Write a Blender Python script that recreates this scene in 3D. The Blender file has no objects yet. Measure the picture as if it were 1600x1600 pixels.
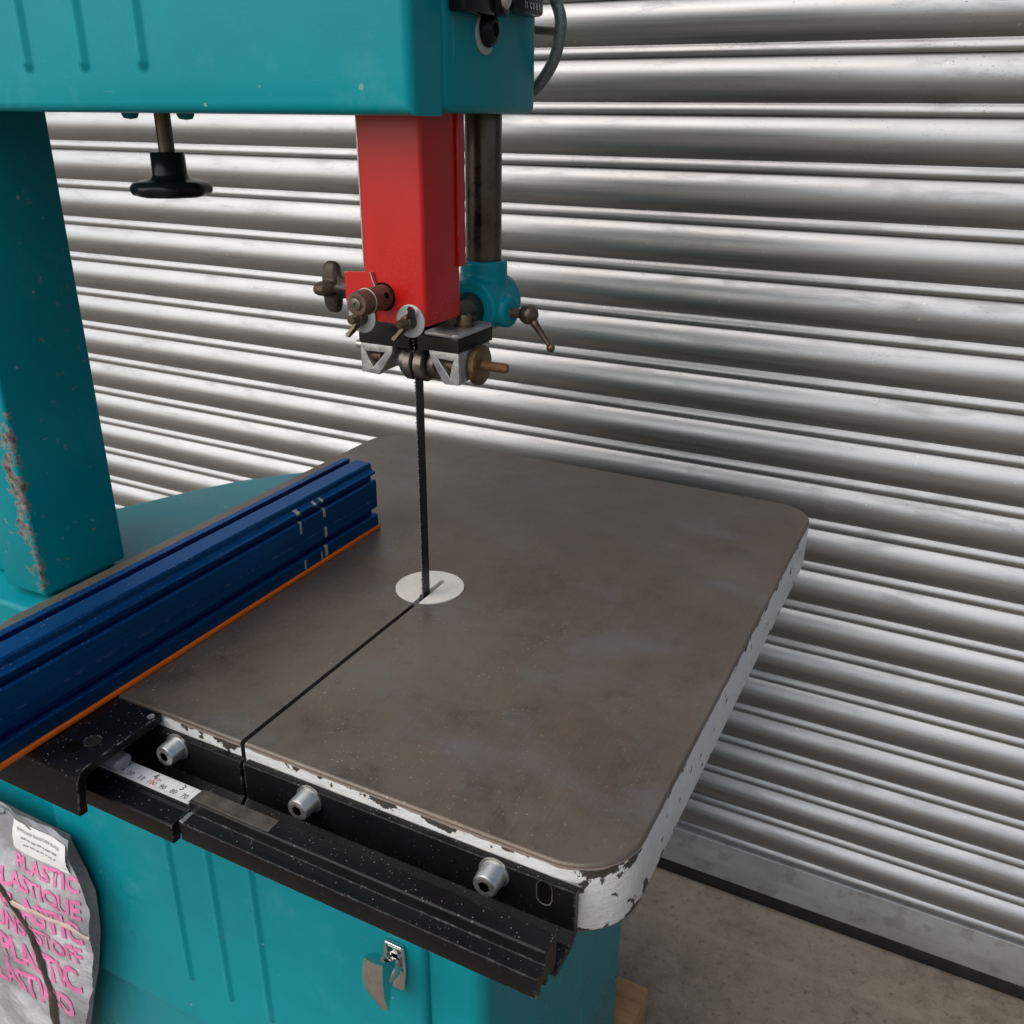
import bpy, bmesh, math, random
from mathutils import Vector, Matrix
from mathutils import noise as mnoise
random.seed(7)
R = math.radians
S = bpy.context.scene
COL = S.collection

# ------------------------------------------------------------------ camera
# metres; x along the table's front edge, y away along the saw kerf, table top at z = 0, blade at x = 0
CAM = Vector((0.388, -0.624, 0.390))
PITCH, YAW, ROLL, FPX = 0.409925, -0.467482, 0.009252, 1430.17
F = Vector((math.sin(YAW)*math.cos(PITCH), math.cos(YAW)*math.cos(PITCH), -math.sin(PITCH)))
RT = F.cross(Vector((0, 0, 1))).normalized(); UP = RT.cross(F)
cr, sr = math.cos(ROLL), math.sin(ROLL)
RT, UP = cr*RT + sr*UP, -sr*RT + cr*UP
cd = bpy.data.cameras.new('camera'); cam = bpy.data.objects.new('camera', cd); COL.objects.link(cam)
cam.matrix_world = Matrix(((RT.x, UP.x, -F.x, CAM.x), (RT.y, UP.y, -F.y, CAM.y), (RT.z, UP.z, -F.z, CAM.z), (0, 0, 0, 1)))
cd.sensor_width = 36.0; cd.lens = FPX/1600*36.0; cd.clip_start = 0.01; cd.clip_end = 500
cd.dof.use_dof = True; cd.dof.focus_distance = 0.78; cd.dof.aperture_fstop = 24.0
S.camera = cam

# ------------------------------------------------------------------ light: soft overcast daylight from the open yard
SUN_EL, SUN_AZ = R(46), R(212)          # azimuth clockwise from +y: behind and to the left of the camera
w = bpy.data.worlds.new('World'); S.world = w; w.use_nodes = True
nt = w.node_tree; nt.nodes.clear()
sky = nt.nodes.new('ShaderNodeTexSky'); sky.sky_type = 'NISHITA'; sky.sun_disc = False
sky.sun_elevation = SUN_EL; sky.sun_rotation = SUN_AZ; sky.air_density = 1.0; sky.dust_density = 2.0; sky.ozone_density = 1.0
hs = nt.nodes.new('ShaderNodeHueSaturation'); hs.inputs['Saturation'].default_value = 0.75
bg = nt.nodes.new('ShaderNodeBackground'); bg.inputs['Strength'].default_value = 0.085
wo = nt.nodes.new('ShaderNodeOutputWorld')
nt.links.new(sky.outputs[0], hs.inputs['Color']); nt.links.new(hs.outputs[0], bg.inputs['Color']); nt.links.new(bg.outputs[0], wo.inputs['Surface'])
sd = bpy.data.lights.new('sun', 'SUN'); sd.energy = 1.5; sd.angle = R(85); sd.color = (1.0, 0.965, 0.91)
sun = bpy.data.objects.new('sun', sd); COL.objects.link(sun)
dv = Vector((math.sin(SUN_AZ)*math.cos(SUN_EL), math.cos(SUN_AZ)*math.cos(SUN_EL), math.sin(SUN_EL)))
sun.rotation_euler = dv.to_track_quat('Z', 'Y').to_euler(); sun.location = (-1.5, -3, 4)
cy_ = S.cycles; cy_.max_bounces = 6; cy_.diffuse_bounces = 3; cy_.glossy_bounces = 3; cy_.transmission_bounces = 2; cy_.transparent_max_bounces = 6; cy_.caustics_reflective = False; cy_.caustics_refractive = False
S.view_settings.view_transform = 'Standard'; S.view_settings.look = 'None'
S.view_settings.exposure = 0.62; S.view_settings.gamma = 1.0; S.view_settings.use_curve_mapping = False

# ------------------------------------------------------------------ material helpers
class MT:
    def __init__(s, name):
        s.m = bpy.data.materials.new(name); s.m.use_nodes = True; s.t = s.m.node_tree; s.t.nodes.clear()
        s.b = s.n('ShaderNodeBsdfPrincipled'); s.o = s.n('ShaderNodeOutputMaterial')
        s.l(s.b.outputs[0], s.o.inputs[0]); s.tc = s.n('ShaderNodeTexCoord'); s.co = s.tc.outputs['Object']
    def n(s, k): return s.t.nodes.new(k)
    def l(s, a, b): s.t.links.new(a, b)
    def put(s, sock, v):
        if hasattr(v, 'is_linked'): s.l(v, sock)
        elif isinstance(v, (tuple, list)) and len(v) == 3 and sock.type == 'RGBA': sock.default_value = (*v, 1)
        else: sock.default_value = v
    def base(s, **k):
        for a, v in k.items(): s.put(s.b.inputs[a.replace('_', ' ')], v)
        return s
    def mapping(s, scale=(1, 1, 1), rot=(0, 0, 0)):
        m = s.n('ShaderNodeMapping'); s.l(s.co, m.inputs[0]); m.inputs['Scale'].default_value = scale; m.inputs['Rotation'].default_value = rot
        return m.outputs[0]
    def noise(s, scale, detail=3, rough=0.55, vec=None, dist=0.0):
        n = s.n('ShaderNodeTexNoise'); s.l(vec or s.co, n.inputs['Vector']); n.inputs['Scale'].default_value = scale
        n.inputs['Detail'].default_value = detail; n.inputs['Roughness'].default_value = rough; n.inputs['Distortion'].default_value = dist
        return n.outputs['Fac']
    def vor(s, scale, vec=None, feature='F1'):
        n = s.n('ShaderNodeTexVoronoi'); s.l(vec or s.co, n.inputs['Vector']); n.inputs['Scale'].default_value = scale; n.feature = feature
        return n.outputs['Distance']
    def rng(s, v, a, b, c=0.0, d=1.0, smooth=False):
        n = s.n('ShaderNodeMapRange'); n.interpolation_type = 'SMOOTHSTEP' if smooth else 'LINEAR'
        s.put(n.inputs[0], v); n.inputs[1].default_value = a; n.inputs[2].default_value = b; n.inputs[3].default_value = c; n.inputs[4].default_value = d
        return n.outputs[0]
    def mix(s, f, a, b):
        n = s.n('ShaderNodeMix'); n.data_type = 'RGBA'; s.put(n.inputs[0], f); s.put(n.inputs[6], a); s.put(n.inputs[7], b); return n.outputs[2]
    def mth(s, op, a, b=0.0, c=None):
        n = s.n('ShaderNodeMath'); n.operation = op; s.put(n.inputs[0], a); s.put(n.inputs[1], b)
        if c is not None: s.put(n.inputs[2], c)
        return n.outputs[0]
    def xyz(s):
        n = s.n('ShaderNodeSeparateXYZ'); s.l(s.co, n.inputs[0]); return n.outputs
    def bump(s, h, strength=0.2, dist=0.001):
        n = s.n('ShaderNodeBump'); s.l(h, n.inputs['Height']); n.inputs['Strength'].default_value = strength; n.inputs['Distance'].default_value = dist
        s.l(n.outputs[0], s.b.inputs['Normal'])
    def edge(s, r=0.002):
        # worn edges: where a bevelled normal parts from the true one
        bv = s.n('ShaderNodeBevel'); bv.samples = 4; bv.inputs[0].default_value = r
        g = s.n('ShaderNodeNewGeometry'); d = s.n('ShaderNodeVectorMath'); d.operation = 'DOT_PRODUCT'
        s.l(bv.outputs[0], d.inputs[0]); s.l(g.outputs['Normal'], d.inputs[1])
        return s.rng(d.outputs['Value'], 0.97, 0.82)
    def dust(s, scale=700, size=0.16, dens=0.86, up=True):
        n = s.n('ShaderNodeTexVoronoi'); s.l(s.co, n.inputs['Vector']); n.inputs['Scale'].default_value = scale
        sp = s.n('ShaderNodeSeparateColor'); s.l(n.outputs['Color'], sp.inputs[0])
        r = s.mth('MULTIPLY', sp.outputs[1], size)
        k = s.mth('MULTIPLY', s.rng(s.mth('SUBTRACT', n.outputs['Distance'], r), 0.05, -0.03), s.rng(sp.outputs[0], dens, dens+0.02))
        if up:
            g = s.n('ShaderNodeNewGeometry'); q = s.n('ShaderNodeSeparateXYZ'); s.l(g.outputs['Normal'], q.inputs[0]); k = s.mth('MULTIPLY', k, s.rng(q.outputs[2], 0.0, 0.8, 0.12, 1.0))
        return k

def mat_plain(name, col, rough=0.5, metal=0.0, var=0.25, nscale=60, bump=0.0, bscale=300, **k):
    t = MT(name); n = t.rng(t.noise(nscale, 4, 0.6), 0.3, 0.7, 0.0, 1.0)
    c = t.mix(n, tuple(x*(1-var) for x in col), tuple(min(1, x*(1+var)) for x in col))
    t.base(Base_Color=c, Roughness=t.rng(t.noise(nscale*1.7, 3), 0.3, 0.7, max(0.02, rough-0.08), min(1, rough+0.1)), Metallic=metal, **k)
    if bump: t.bump(t.noise(bscale, 3), bump)
    return t.m

TEAL = (0.0012, 0.262, 0.308)
def mat_teal(name, chips=0.0, scratches=0.0):
    t = MT(name)
    sm = t.noise(6, 5, 0.62, dist=0.5)
    c = t.mix(t.rng(sm, 0.3, 0.7), tuple(x*0.90 for x in TEAL), tuple(x*1.06 for x in TEAL))
    haze = t.mth('MULTIPLY', t.rng(t.noise(17, 6, 0.72), 0.56, 0.72), 0.10)          # chalky rub marks
    c = t.mix(haze, c, (0.22, 0.45, 0.45))
    nv = t.n('ShaderNodeTexVoronoi'); t.l(t.co, nv.inputs['Vector']); nv.inputs['Scale'].default_value = 60
    cs = t.n('ShaderNodeSeparateColor'); t.l(nv.outputs['Color'], cs.inputs[0])
    sp = t.mth('MULTIPLY', t.rng(t.mth('SUBTRACT', nv.outputs['Distance'], t.mth('MULTIPLY', cs.outputs[1], 0.10)), 0.03, 0.0), t.rng(cs.outputs[0], 0.86, 0.88))
    c = t.mix(t.mth('MULTIPLY', sp, 0.7), c, (0.42, 0.52, 0.50))
    sc0 = t.mth('MULTIPLY', t.rng(t.noise(1.0, 2, 0.5, t.mapping((34, 34, 420), (0.5, 0.9, 0.3))), 0.735, 0.755), t.rng(sm, 0.45, 0.6))
    c = t.mix(t.mth('MULTIPLY', sc0, 0.35), c, (0.35, 0.48, 0.47))
    rough = t.mth('ADD', t.rng(sm, 0.3, 0.7, 0.24, 0.36), t.mth('MULTIPLY', haze, 2.0))
    if scratches:
        v = t.mapping((260, 260, 9), (0.28, 0.35, 0)); s1 = t.rng(t.noise(1.0, 2, 0.5, v), 0.70, 0.74)
        s1 = t.mth('MULTIPLY', s1, t.rng(t.noise(11, 3), 0.45, 0.6))
        c = t.mix(t.mth('MULTIPLY', s1, scratches), c, (0.30, 0.42, 0.40))
    if chips:
        X, Y, Z = t.xyz(); n = t.noise(60, 6, 0.70)
        e = t.mth('MULTIPLY', t.mth('MULTIPLY', t.rng(X, -0.486, -0.453), t.rng(Y, -0.066, -0.0755)), t.mth('MULTIPLY', t.rng(Z, 0.20, 0.05), t.rng(Z, -0.10, -0.02, 0.45, 1.0)))
        m = t.mth('ADD', n, t.mth('MULTIPLY', e, 0.215)); k = t.rng(m, 0.662, 0.678); rim = t.rng(m, 0.635, 0.655)
        c = t.mix(t.mth('MULTIPLY', rim, 0.7), c, (0.30, 0.29, 0.24))
        c = t.mix(k, c, t.mix(t.rng(t.noise(140, 4, 0.7), 0.35, 0.65), (0.065, 0.048, 0.036), (0.30, 0.28, 0.26)))
        t.base(Roughness=t.mth('ADD', rough, t.mth('MULTIPLY', k, 0.3)))
    else: t.base(Roughness=rough)
    t.base(Base_Color=c, Specular_IOR_Level=0.17)
    t.bump(t.mth('ADD', t.mth('MULTIPLY', t.noise(420, 1), 0.5), t.mth('MULTIPLY', t.noise(18, 1), 2.0)), 0.12, 0.001)
    return t.m

def mat_table():
    t = MT('cast_iron_table'); X, Y, Z = t.xyz()
    a = t.rng(t.noise(5, 6, 0.66, dist=0.6), 0.36, 0.64); b = t.noise(30, 6, 0.70, dist=0.4)
    c = t.mix(a, (0.102, 0.077, 0.057), (0.158, 0.137, 0.113)); c = t.mix(t.rng(b, 0.42, 0.68, 0, 0.7), c, (0.164, 0.122, 0.091)); c = t.mix(t.rng(b, 0.44, 0.30, 0, 0.6), c, (0.080, 0.062, 0.047))
    blue = t.mth('MULTIPLY', t.rng(t.noise(8, 4, 0.6, t.mapping((1, 1.7, 1))), 0.53, 0.68), 0.6)
    c = t.mix(blue, c, (0.165, 0.160, 0.158))
    gr = t.noise(1, 3, 0.65, t.mapping((700, 26, 1), (0, 0, 0.5))); c = t.mix(t.rng(gr, 0.5, 0.75, 0, 0.30), c, (0.20, 0.17, 0.14))
    near = t.rng(t.mth('ADD', X, t.mth('MULTIPLY', Y, 0.25)), 0.30, -0.15, 0.15, 1.0)
    d = t.mth('MULTIPLY', t.mth('MULTIPLY', t.dust(900, 0.55, 0.93), near), t.rng(t.noise(11, 4, 0.7), 0.40, 0.62))
    c = t.mix(t.mth('MULTIPLY', d, 0.75), c, (0.60, 0.57, 0.52))
    t.base(Base_Color=c, Metallic=0.40, Roughness=t.rng(b, 0.3, 0.7, 0.30, 0.46), Specular_IOR_Level=0.5)
    t.bump(t.mth('ADD', t.noise(900, 1), t.mth('MULTIPLY', gr, 0.6)), 0.14, 0.0006)
    return t.m

def mat_rim():
    # thick brushed white enamel, chipped to dark iron along top and bottom edges
    t = MT('chipped_white_enamel'); X, Y, Z = t.xyz()
    n = t.noise(62, 5, 0.62); n2 = t.noise(13, 2, 0.5)
    top = t.rng(Z, -0.0105, -0.0035); bot = t.rng(Z, -0.044, -0.0515)
    k = t.mth('ADD', t.mth('ADD', n, t.mth('MULTIPLY', t.mth('ADD', top, t.mth('MULTIPLY', bot, 0.9)), 0.13)), t.mth('ADD', t.mth('MULTIPLY', t.rng(n2, 0.48, 0.68), 0.06), t.mth('MULTIPLY', t.rng(Y, -0.12, -0.22), 0.045)))
    chip = t.rng(k, 0.672, 0.682)
    iron = t.rng(t.mth('ADD', Z, t.mth('MULTIPLY', t.mth('SUBTRACT', t.noise(70, 3), 0.5), 0.004)), -0.0042, -0.0038)
    front = t.rng(Y, -0.19, -0.235); wn = t.mix(t.rng(t.noise(40, 4), 0.35, 0.7), (0.74, 0.73, 0.70), (0.66, 0.67, 0.66))
    stain = t.mth('MULTIPLY', t.rng(t.noise(55, 5, 0.7), 0.5, 0.75), 0.35)
    wn = t.mix(stain, wn, (0.55, 0.46, 0.36))
    ink = t.mth('MULTIPLY', t.rng(t.vor(45), 0.10, 0.04), 0.35)
    wn = t.mix(ink, wn, (0.30, 0.42, 0.34))
    c = t.mix(chip, wn, t.mix(t.noise(220, 2), (0.018, 0.016, 0.014), (0.075, 0.06, 0.045)))
    c = t.mix(iron, c, (0.25, 0.195, 0.165))
    t.base(Base_Color=c, Roughness=t.rng(t.mth('MAXIMUM', chip, iron), 0, 1, 0.33, 0.6))
    h = t.mth('SUBTRACT', t.mth('ADD', t.noise(130, 3, 0.6, t.mapping((1, 1, 1.8))), t.mth('MULTIPLY', t.noise(420, 2), 0.3)), t.mth('MULTIPLY', chip, 0.9))
    t.bump(h, 0.5, 0.0016)
    return t.m

def mat_black(name, col=(0.0045, 0.0045, 0.005), rough=0.32, wear=0.7, dusty=True, metal=0.0):
    t = MT(name); e = t.edge(0.0015)
    k = t.mth('MULTIPLY', t.mth('MULTIPLY', e, t.rng(t.noise(130, 5, 0.75), 0.50, 0.60)), wear)
    c = t.mix(t.rng(t.noise(30, 4), 0.3, 0.7), col, tuple(x*1.9 for x in col))
    c = t.mix(k, c, (0.55, 0.54, 0.52)); f = k
    if dusty:
        d = t.dust(900, 0.5, 0.93); c = t.mix(t.mth('MULTIPLY', d, 0.4), c, (0.45, 0.42, 0.38)); f = t.mth('MAXIMUM', k, d)
    t.base(Base_Color=c, Metallic=metal, Specular_IOR_Level=0.18, Roughness=t.mth('ADD', t.rng(t.noise(18, 4), 0.3, 0.7, rough-0.06, rough+0.08), t.mth('MULTIPLY', f, 0.25)))
    t.bump(t.noise(900, 2), 0.12, 0.0005)
    return t.m

def mat_blue():
    t = MT('blue_anodised_aluminium'); e = t.edge(0.0010)
    st = t.noise(1, 3, 0.6, t.mapping((900, 3, 900)))
    c = t.mix(t.rng(st, 0.3, 0.7), (0.003, 0.075, 0.25), (0.005, 0.115, 0.36))
    k = t.mth('MULTIPLY', e, t.rng(t.noise(120, 4, 0.7), 0.50, 0.62))
    c = t.mix(t.mth('MULTIPLY', k, 0.6), c, (0.40, 0.45, 0.52))
    X, Y, Z = t.xyz()
    # paint scraped off in short upright marks near the end
    s = 0.0; wob = t.mth('MULTIPLY', t.mth('SUBTRACT', t.noise(330, 3, 0.6), 0.5), 0.9)
    for y, z, hy, hz in ((-.018, .0612, .0020, .0026), (-.008, .0608, .0018, .0030), (-.042, .0610, .0026, .0034), (-.041, .047, .0016, .0065), (-.007, .0490, .0020, .0052), (-.0065, .029, .0019, .0056), (-.008, .0105, .0024, .0056), (-.015, .008, .0010, .0050), (-.039, .009, .0013, .0050)):
        a = t.mth('ABSOLUTE', t.mth('DIVIDE', t.mth('SUBTRACT', Y, y), hy)); b = t.mth('ABSOLUTE', t.mth('DIVIDE', t.mth('SUBTRACT', Z, z), hz))
        s = t.mth('MAXIMUM', t.rng(t.mth('ADD', t.mth('MAXIMUM', a, b), wob), 1.0, 0.8), s)
    c = t.mix(s, c, (0.42, 0.40, 0.35))
    d = t.mth('MULTIPLY', t.dust(600, 0.3, 0.80), 0.45); c = t.mix(d, c, (0.45, 0.50, 0.55))
    t.base(Base_Color=c, Metallic=t.rng(t.mth('MAXIMUM', d, s), 0, 1, 0.92, 0.0), Roughness=t.mth('ADD', t.rng(st, 0.3, 0.7, 0.36, 0.46), t.mth('MULTIPLY', d, 0.3)))
    t.bump(t.noise(1500, 2), 0.08, 0.0004)
    return t.m

def mat_galv():
    t = MT('galvanised_steel'); X, Y, Z = t.xyz()
    oi = t.n('ShaderNodeObjectInfo'); off = t.n('ShaderNodeVectorMath'); off.operation = 'ADD'
    sc = t.n('ShaderNodeVectorMath'); sc.operation = 'SCALE'; t.l(oi.outputs['Random'], sc.inputs['Scale']); sc.inputs[0].default_value = (17, 3, 5)
    t.l(t.tc.outputs['Object'], off.inputs[0]); t.l(sc.outputs[0], off.inputs[1]); t.co = off.outputs[0]
    st = t.noise(1, 3, 0.6, t.mapping((2.2, 60, 420)))
    bl = t.noise(7, 6, 0.70, t.mapping((1, 3, 5)), dist=0.4)
    c = t.mix(t.rng(bl, 0.32, 0.68), (0.315, 0.32, 0.325), (0.38, 0.38, 0.38)); c = t.mix(t.rng(st, 0.40, 0.72, 0, 0.45), c, (0.46, 0.455, 0.45))
    gm = t.rng(bl, 0.46, 0.34, 0, 0.26); c = t.mix(gm, c, (0.21, 0.20, 0.185))
    sp = t.mth('MULTIPLY', t.rng(t.vor(170, t.mapping((1, 1, 1.6))), 0.20, 0.13), t.rng(t.noise(15, 3, 0.7), 0.53, 0.64)); c = t.mix(t.mth('MULTIPLY', sp, 0.6), c, (0.13, 0.12, 0.11))
    wd = t.mth('MULTIPLY', t.rng(t.vor(30), 0.055, 0.04), 0.6); c = t.mix(wd, c, (0.62, 0.62, 0.61))
    t.base(Base_Color=c, Metallic=t.rng(t.mth('MAXIMUM', sp, wd), 0, 1, 0.90, 0.4), Roughness=t.mth('ADD', t.rng(st, 0.3, 0.7, 0.33, 0.43), t.mth('ADD', t.mth('MULTIPLY', gm, 0.3), t.mth('MULTIPLY', sp, 0.3))))
    t.bump(t.mth('ADD', t.noise(4, 2, 0.5, t.mapping((1, 4, 9))), t.mth('MULTIPLY', t.noise(14, 2, 0.5, t.mapping((1, 3, 4))), 0.25)), 0.11, 0.002)
    return t.m

def mat_floor():
    t = MT('stained_concrete')
    a = t.rng(t.noise(4, 6, 0.66), 0.36, 0.64); b = t.rng(t.noise(24, 7, 0.74, dist=0.4), 0.38, 0.62)
    c = t.mix(a, (0.135, 0.104, 0.074), (0.245, 0.198, 0.148)); c = t.mix(t.mth('MULTIPLY', b, 0.65), c, (0.310, 0.256, 0.196))
    pit = t.rng(t.noise(60, 5, 0.66), 0.57, 0.66); c = t.mix(t.mth('MULTIPLY', pit, 0.65), c, (0.075, 0.058, 0.043))
    gr = t.noise(420, 3, 0.7); c = t.mix(t.rng(gr, 0.45, 0.75, 0, 0.5), c, (0.33, 0.29, 0.24))
    ru = t.mth('MULTIPLY', t.rng(t.noise(13, 3, 0.6), 0.68, 0.76), 0.75); c = t.mix(ru, c, (0.10, 0.055, 0.022))
    sw = t.mth('MULTIPLY', t.rng(t.noise(1, 3, 0.5, t.mapping((90, 11, 20), (0, 0, 0.35))), 0.70, 0.76), t.rng(t.noise(9, 3), 0.5, 0.6)); c = t.mix(t.mth('MULTIPLY', sw, 0.8), c, (0.52, 0.45, 0.36))
    X, Y, Z = t.xyz(); d = t.mth('MULTIPLY', t.rng(t.vor(210), 0.17, 0.1), t.rng(t.noise(7, 4, 0.7), 0.53, 0.62)); c = t.mix(t.mth('MULTIPLY', d, 0.7), c, (0.5, 0.45, 0.38))
    ed = t.mth('MULTIPLY', t.rng(t.mth('ABSOLUTE', t.mth('SUBTRACT', t.mth('ADD', Y, t.mth('MULTIPLY', t.noise(6, 4), 0.03)), 0.695)), 0.012, 0.003), 0.35)
    c = t.mix(ed, c, (0.33, 0.275, 0.21))
    t.base(Base_Color=c, Roughness=t.rng(b, 0, 1, 0.72, 0.9))
    t.bump(t.mth('ADD', t.noise(180, 4, 0.7), t.mth('MULTIPLY', t.noise(26, 2), 1.6)), 0.45, 0.003)
    return t.m

def mat_red():
    t = MT('red_paint'); e = t.edge(0.0012)
    c = t.mix(t.rng(t.noise(22, 4), 0.3, 0.7), (0.50, 0.003, 0.002), (0.58, 0.007, 0.004))
    k = t.mth('MULTIPLY', t.rng(t.noise(48, 6, 0.74), 0.685, 0.70), 0.8); k = t.mth('MAXIMUM', k, t.mth('MULTIPLY', e, t.rng(t.noise(150, 4), 0.56, 0.64)))
    X, Y, Z = t.xyz(); d = t.mth('MULTIPLY', t.dust(760, 0.3, 0.7, False), t.rng(Z, 0.32, 0.26)); c = t.mix(t.mth('MULTIPLY', d, 0.5), c, (0.75, 0.30, 0.22))
    c = t.mix(k, c, (0.50, 0.42, 0.40))
    t.base(Base_Color=c, Roughness=t.rng(t.noise(15, 3), 0.3, 0.7, 0.30, 0.42), Coat_Weight=0.2, Coat_Roughness=0.15); t.bump(t.noise(300, 2), 0.07, 0.001)
    return t.m

def mat_rust(name, a, b, metal=0.6, rough=0.5, sc=150):
    t = MT(name); n = t.rng(t.noise(sc, 5, 0.7), 0.36, 0.64)
    t.base(Base_Color=t.mix(n, a, b), Metallic=metal, Roughness=t.rng(n, 0, 1, rough-0.1, rough+0.15)); t.bump(t.noise(sc*4, 3), 0.3, 0.0006)
    return t.m

def mat_wood():
    t = MT('pallet_wood'); g = t.noise(1, 4, 0.6, t.mapping((6, 60, 60)), dist=0.6); k = t.rng(t.noise(24, 3), 0.62, 0.72)
    c = t.mix(t.rng(g, 0.3, 0.7), (0.36, 0.19, 0.075), (0.52, 0.31, 0.14)); c = t.mix(t.mth('MULTIPLY', k, 0.6), c, (0.10, 0.05, 0.025))
    t.base(Base_Color=c, Roughness=0.7); t.bump(g, 0.4, 0.002)
    return t.m

def mat_film():
    t = MT('clear_plastic_film'); n = t.noise(26, 5, 0.65, dist=0.8); n2 = t.rng(t.noise(12, 4, 0.6), 0.4, 0.66)
    t.base(Base_Color=t.mix(n2, (0.46, 0.455, 0.48), (0.74, 0.75, 0.78)), Roughness=0.18, Alpha=t.rng(n2, 0, 1, 0.58, 0.85), Specular_IOR_Level=0.6)
    t.bump(n, 0.7, 0.006)
    return t.m

M = dict(
    teal=mat_teal('teal_enamel'), teal_chip=mat_teal('teal_enamel_chipped', chips=1.0), teal_scr=mat_teal('teal_enamel_scratched', scratches=0.7),
    iron=mat_table(), rim=mat_rim(), black=mat_black('black_powder_coat'), blue=mat_blue(), galv=mat_galv(), floor=mat_floor(), red=mat_red(),
    plastic=mat_black('black_plastic', (0.008, 0.008, 0.009), 0.22, 0.0, False), dullblack=mat_black('black_block', (0.013, 0.012, 0.011), 0.55, 0.5),
    oldblack=mat_rust('worn_black_knob', (0.012, 0.011, 0.010), (0.075, 0.050, 0.030), 0.1, 0.45, 60),
    orange=mat_plain('orange_plastic', (0.80, 0.145, 0.006), 0.45, 0, 0.12),
    steel=mat_plain('zinc_plated_steel', (0.50, 0.49, 0.47), 0.38, 0.9, 0.2, 90), chrome=mat_plain('chrome', (0.66, 0.65, 0.63), 0.10, 1.0, 0.05, 30),
    washer=mat_plain('grey_washer', (0.45, 0.45, 0.44), 0.42, 0.35, 0.12, 60), alu=mat_rust('cast_aluminium', (0.36, 0.35, 0.34), (0.56, 0.55, 0.54), 0.75, 0.38, 110),
    rust=mat_rust('rusty_steel', (0.085, 0.046, 0.030), (0.19, 0.115, 0.082), 0.45, 0.5), rod=mat_rust('oiled_steel_rod', (0.075, 0.062, 0.048), (0.13, 0.105, 0.075), 0.85, 0.30, 40),
    bronze=mat_rust('brown_bronze', (0.085, 0.062, 0.045), (0.16, 0.12, 0.085), 0.8, 0.34, 60), brass=mat_rust('tarnished_brass', (0.13, 0.085, 0.035), (0.24, 0.165, 0.075), 0.85, 0.38, 120),
    copper=mat_rust('coppery_thread', (0.20, 0.085, 0.035), (0.34, 0.17, 0.085), 0.6, 0.45, 300), bearing=mat_rust('worn_bearing_steel', (0.13, 0.11, 0.09), (0.26, 0.22, 0.185), 0.9, 0.34, 130),
    dark=mat_plain('hole_shade_black', (0.006, 0.005, 0.005), 0.9, Specular_IOR_Level=0.0), blade=mat_rust('blade_steel', (0.035, 0.033, 0.033), (0.065, 0.062, 0.062), 0.8, 0.36, 60), tooth=mat_plain('bright_tooth_steel', (0.30, 0.29, 0.28), 0.35, 0.8),  # first entry: glossless near-black that paints the shade inside holes
    insert=mat_rust('cream_plastic_insert', (0.70, 0.66, 0.58), (0.80, 0.77, 0.70), 0.0, 0.5, 40), tape=mat_plain('white_scale_tape', (0.78, 0.77, 0.75), 0.4, 0, 0.06, 80),
    ink=mat_plain('black_ink', (0.015, 0.015, 0.015), 0.6), redink=mat_plain('red_ink', (0.55, 0.05, 0.05), 0.6), greyink=mat_plain('grey_ink', (0.30, 0.29, 0.29), 0.6), whiteink=mat_plain('white_ink', (0.7, 0.7, 0.7), 0.6),
    worn=mat_rust('bare_adhesive_strip', (0.055, 0.046, 0.038), (0.115, 0.10, 0.085), 0.3, 0.45, 45), pink=mat_plain('pink_print', (0.84, 0.22, 0.45), 0.35, 0, 0.15, 30),
    cable=mat_plain('braided_cable', (0.13, 0.15, 0.14), 0.4, 0.2, 0.45, 500, 0.4, 700), wood=mat_wood(), film=mat_film(), paper=mat_plain('white_paper', (0.80, 0.79, 0.78), 0.6, 0, 0.03),
    acrylic=mat_plain('cloudy_acrylic', (0.42, 0.40, 0.39), 0.16, 0, 0.25, 60), galvbar=None)

# ------------------------------------------------------------------ mesh helpers
WORLD = {}
def wpos(o):
    return WORLD.get(o.name, Vector((0, 0, 0))) if o else Vector((0, 0, 0))
def thing(name, loc, label, cat, group=None):
    o = bpy.data.objects.new(name, None); COL.objects.link(o); o.location = loc; o.empty_display_size = 0.05
    WORLD[o.name] = Vector(loc); tag(o, label, cat, group); return o
def tag(o, label=None, cat=None, group=None, kind=None):
    for k, v in (('label', label), ('category', cat), ('group', group), ('kind', kind)):
        if v: o[k] = v
    return o
def link(name, bm, mats, parent=None, smooth=40, label=None):
    bm.normal_update()
    if not isinstance(mats, (list, tuple)): mats = [mats]
    vs = [v.co for v in bm.verts]
    if parent is None:
        c = Vector((sum(v.x for v in vs)/len(vs), sum(v.y for v in vs)/len(vs), min(v.z for v in vs)))
    else: c = Vector((0, 0, 0))            # parts keep the machine's own coordinates, so textures line up
    me = bpy.data.meshes.new(name)
    if c.length: bmesh.ops.translate(bm, verts=bm.verts, vec=-c)
    bm.to_mesh(me); bm.free()
    for m in mats: me.materials.append(m)
    if smooth:
        me.shade_smooth(); me.set_sharp_from_angle(angle=R(smooth))
    o = bpy.data.objects.new(name, me); COL.objects.link(o)
    o.parent = parent; o.location = c - wpos(parent) if parent else c; WORLD[o.name] = c
    if label: o['label'] = label
    return o
def recalc(bm): bmesh.ops.recalc_face_normals(bm, faces=bm.faces); return bm
def join(*bms):
    out = bmesh.new()
    for b in bms:
        me = bpy.data.meshes.new('t'); b.to_mesh(me); b.free(); out.from_mesh(me); bpy.data.meshes.remove(me)
    return out
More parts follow.
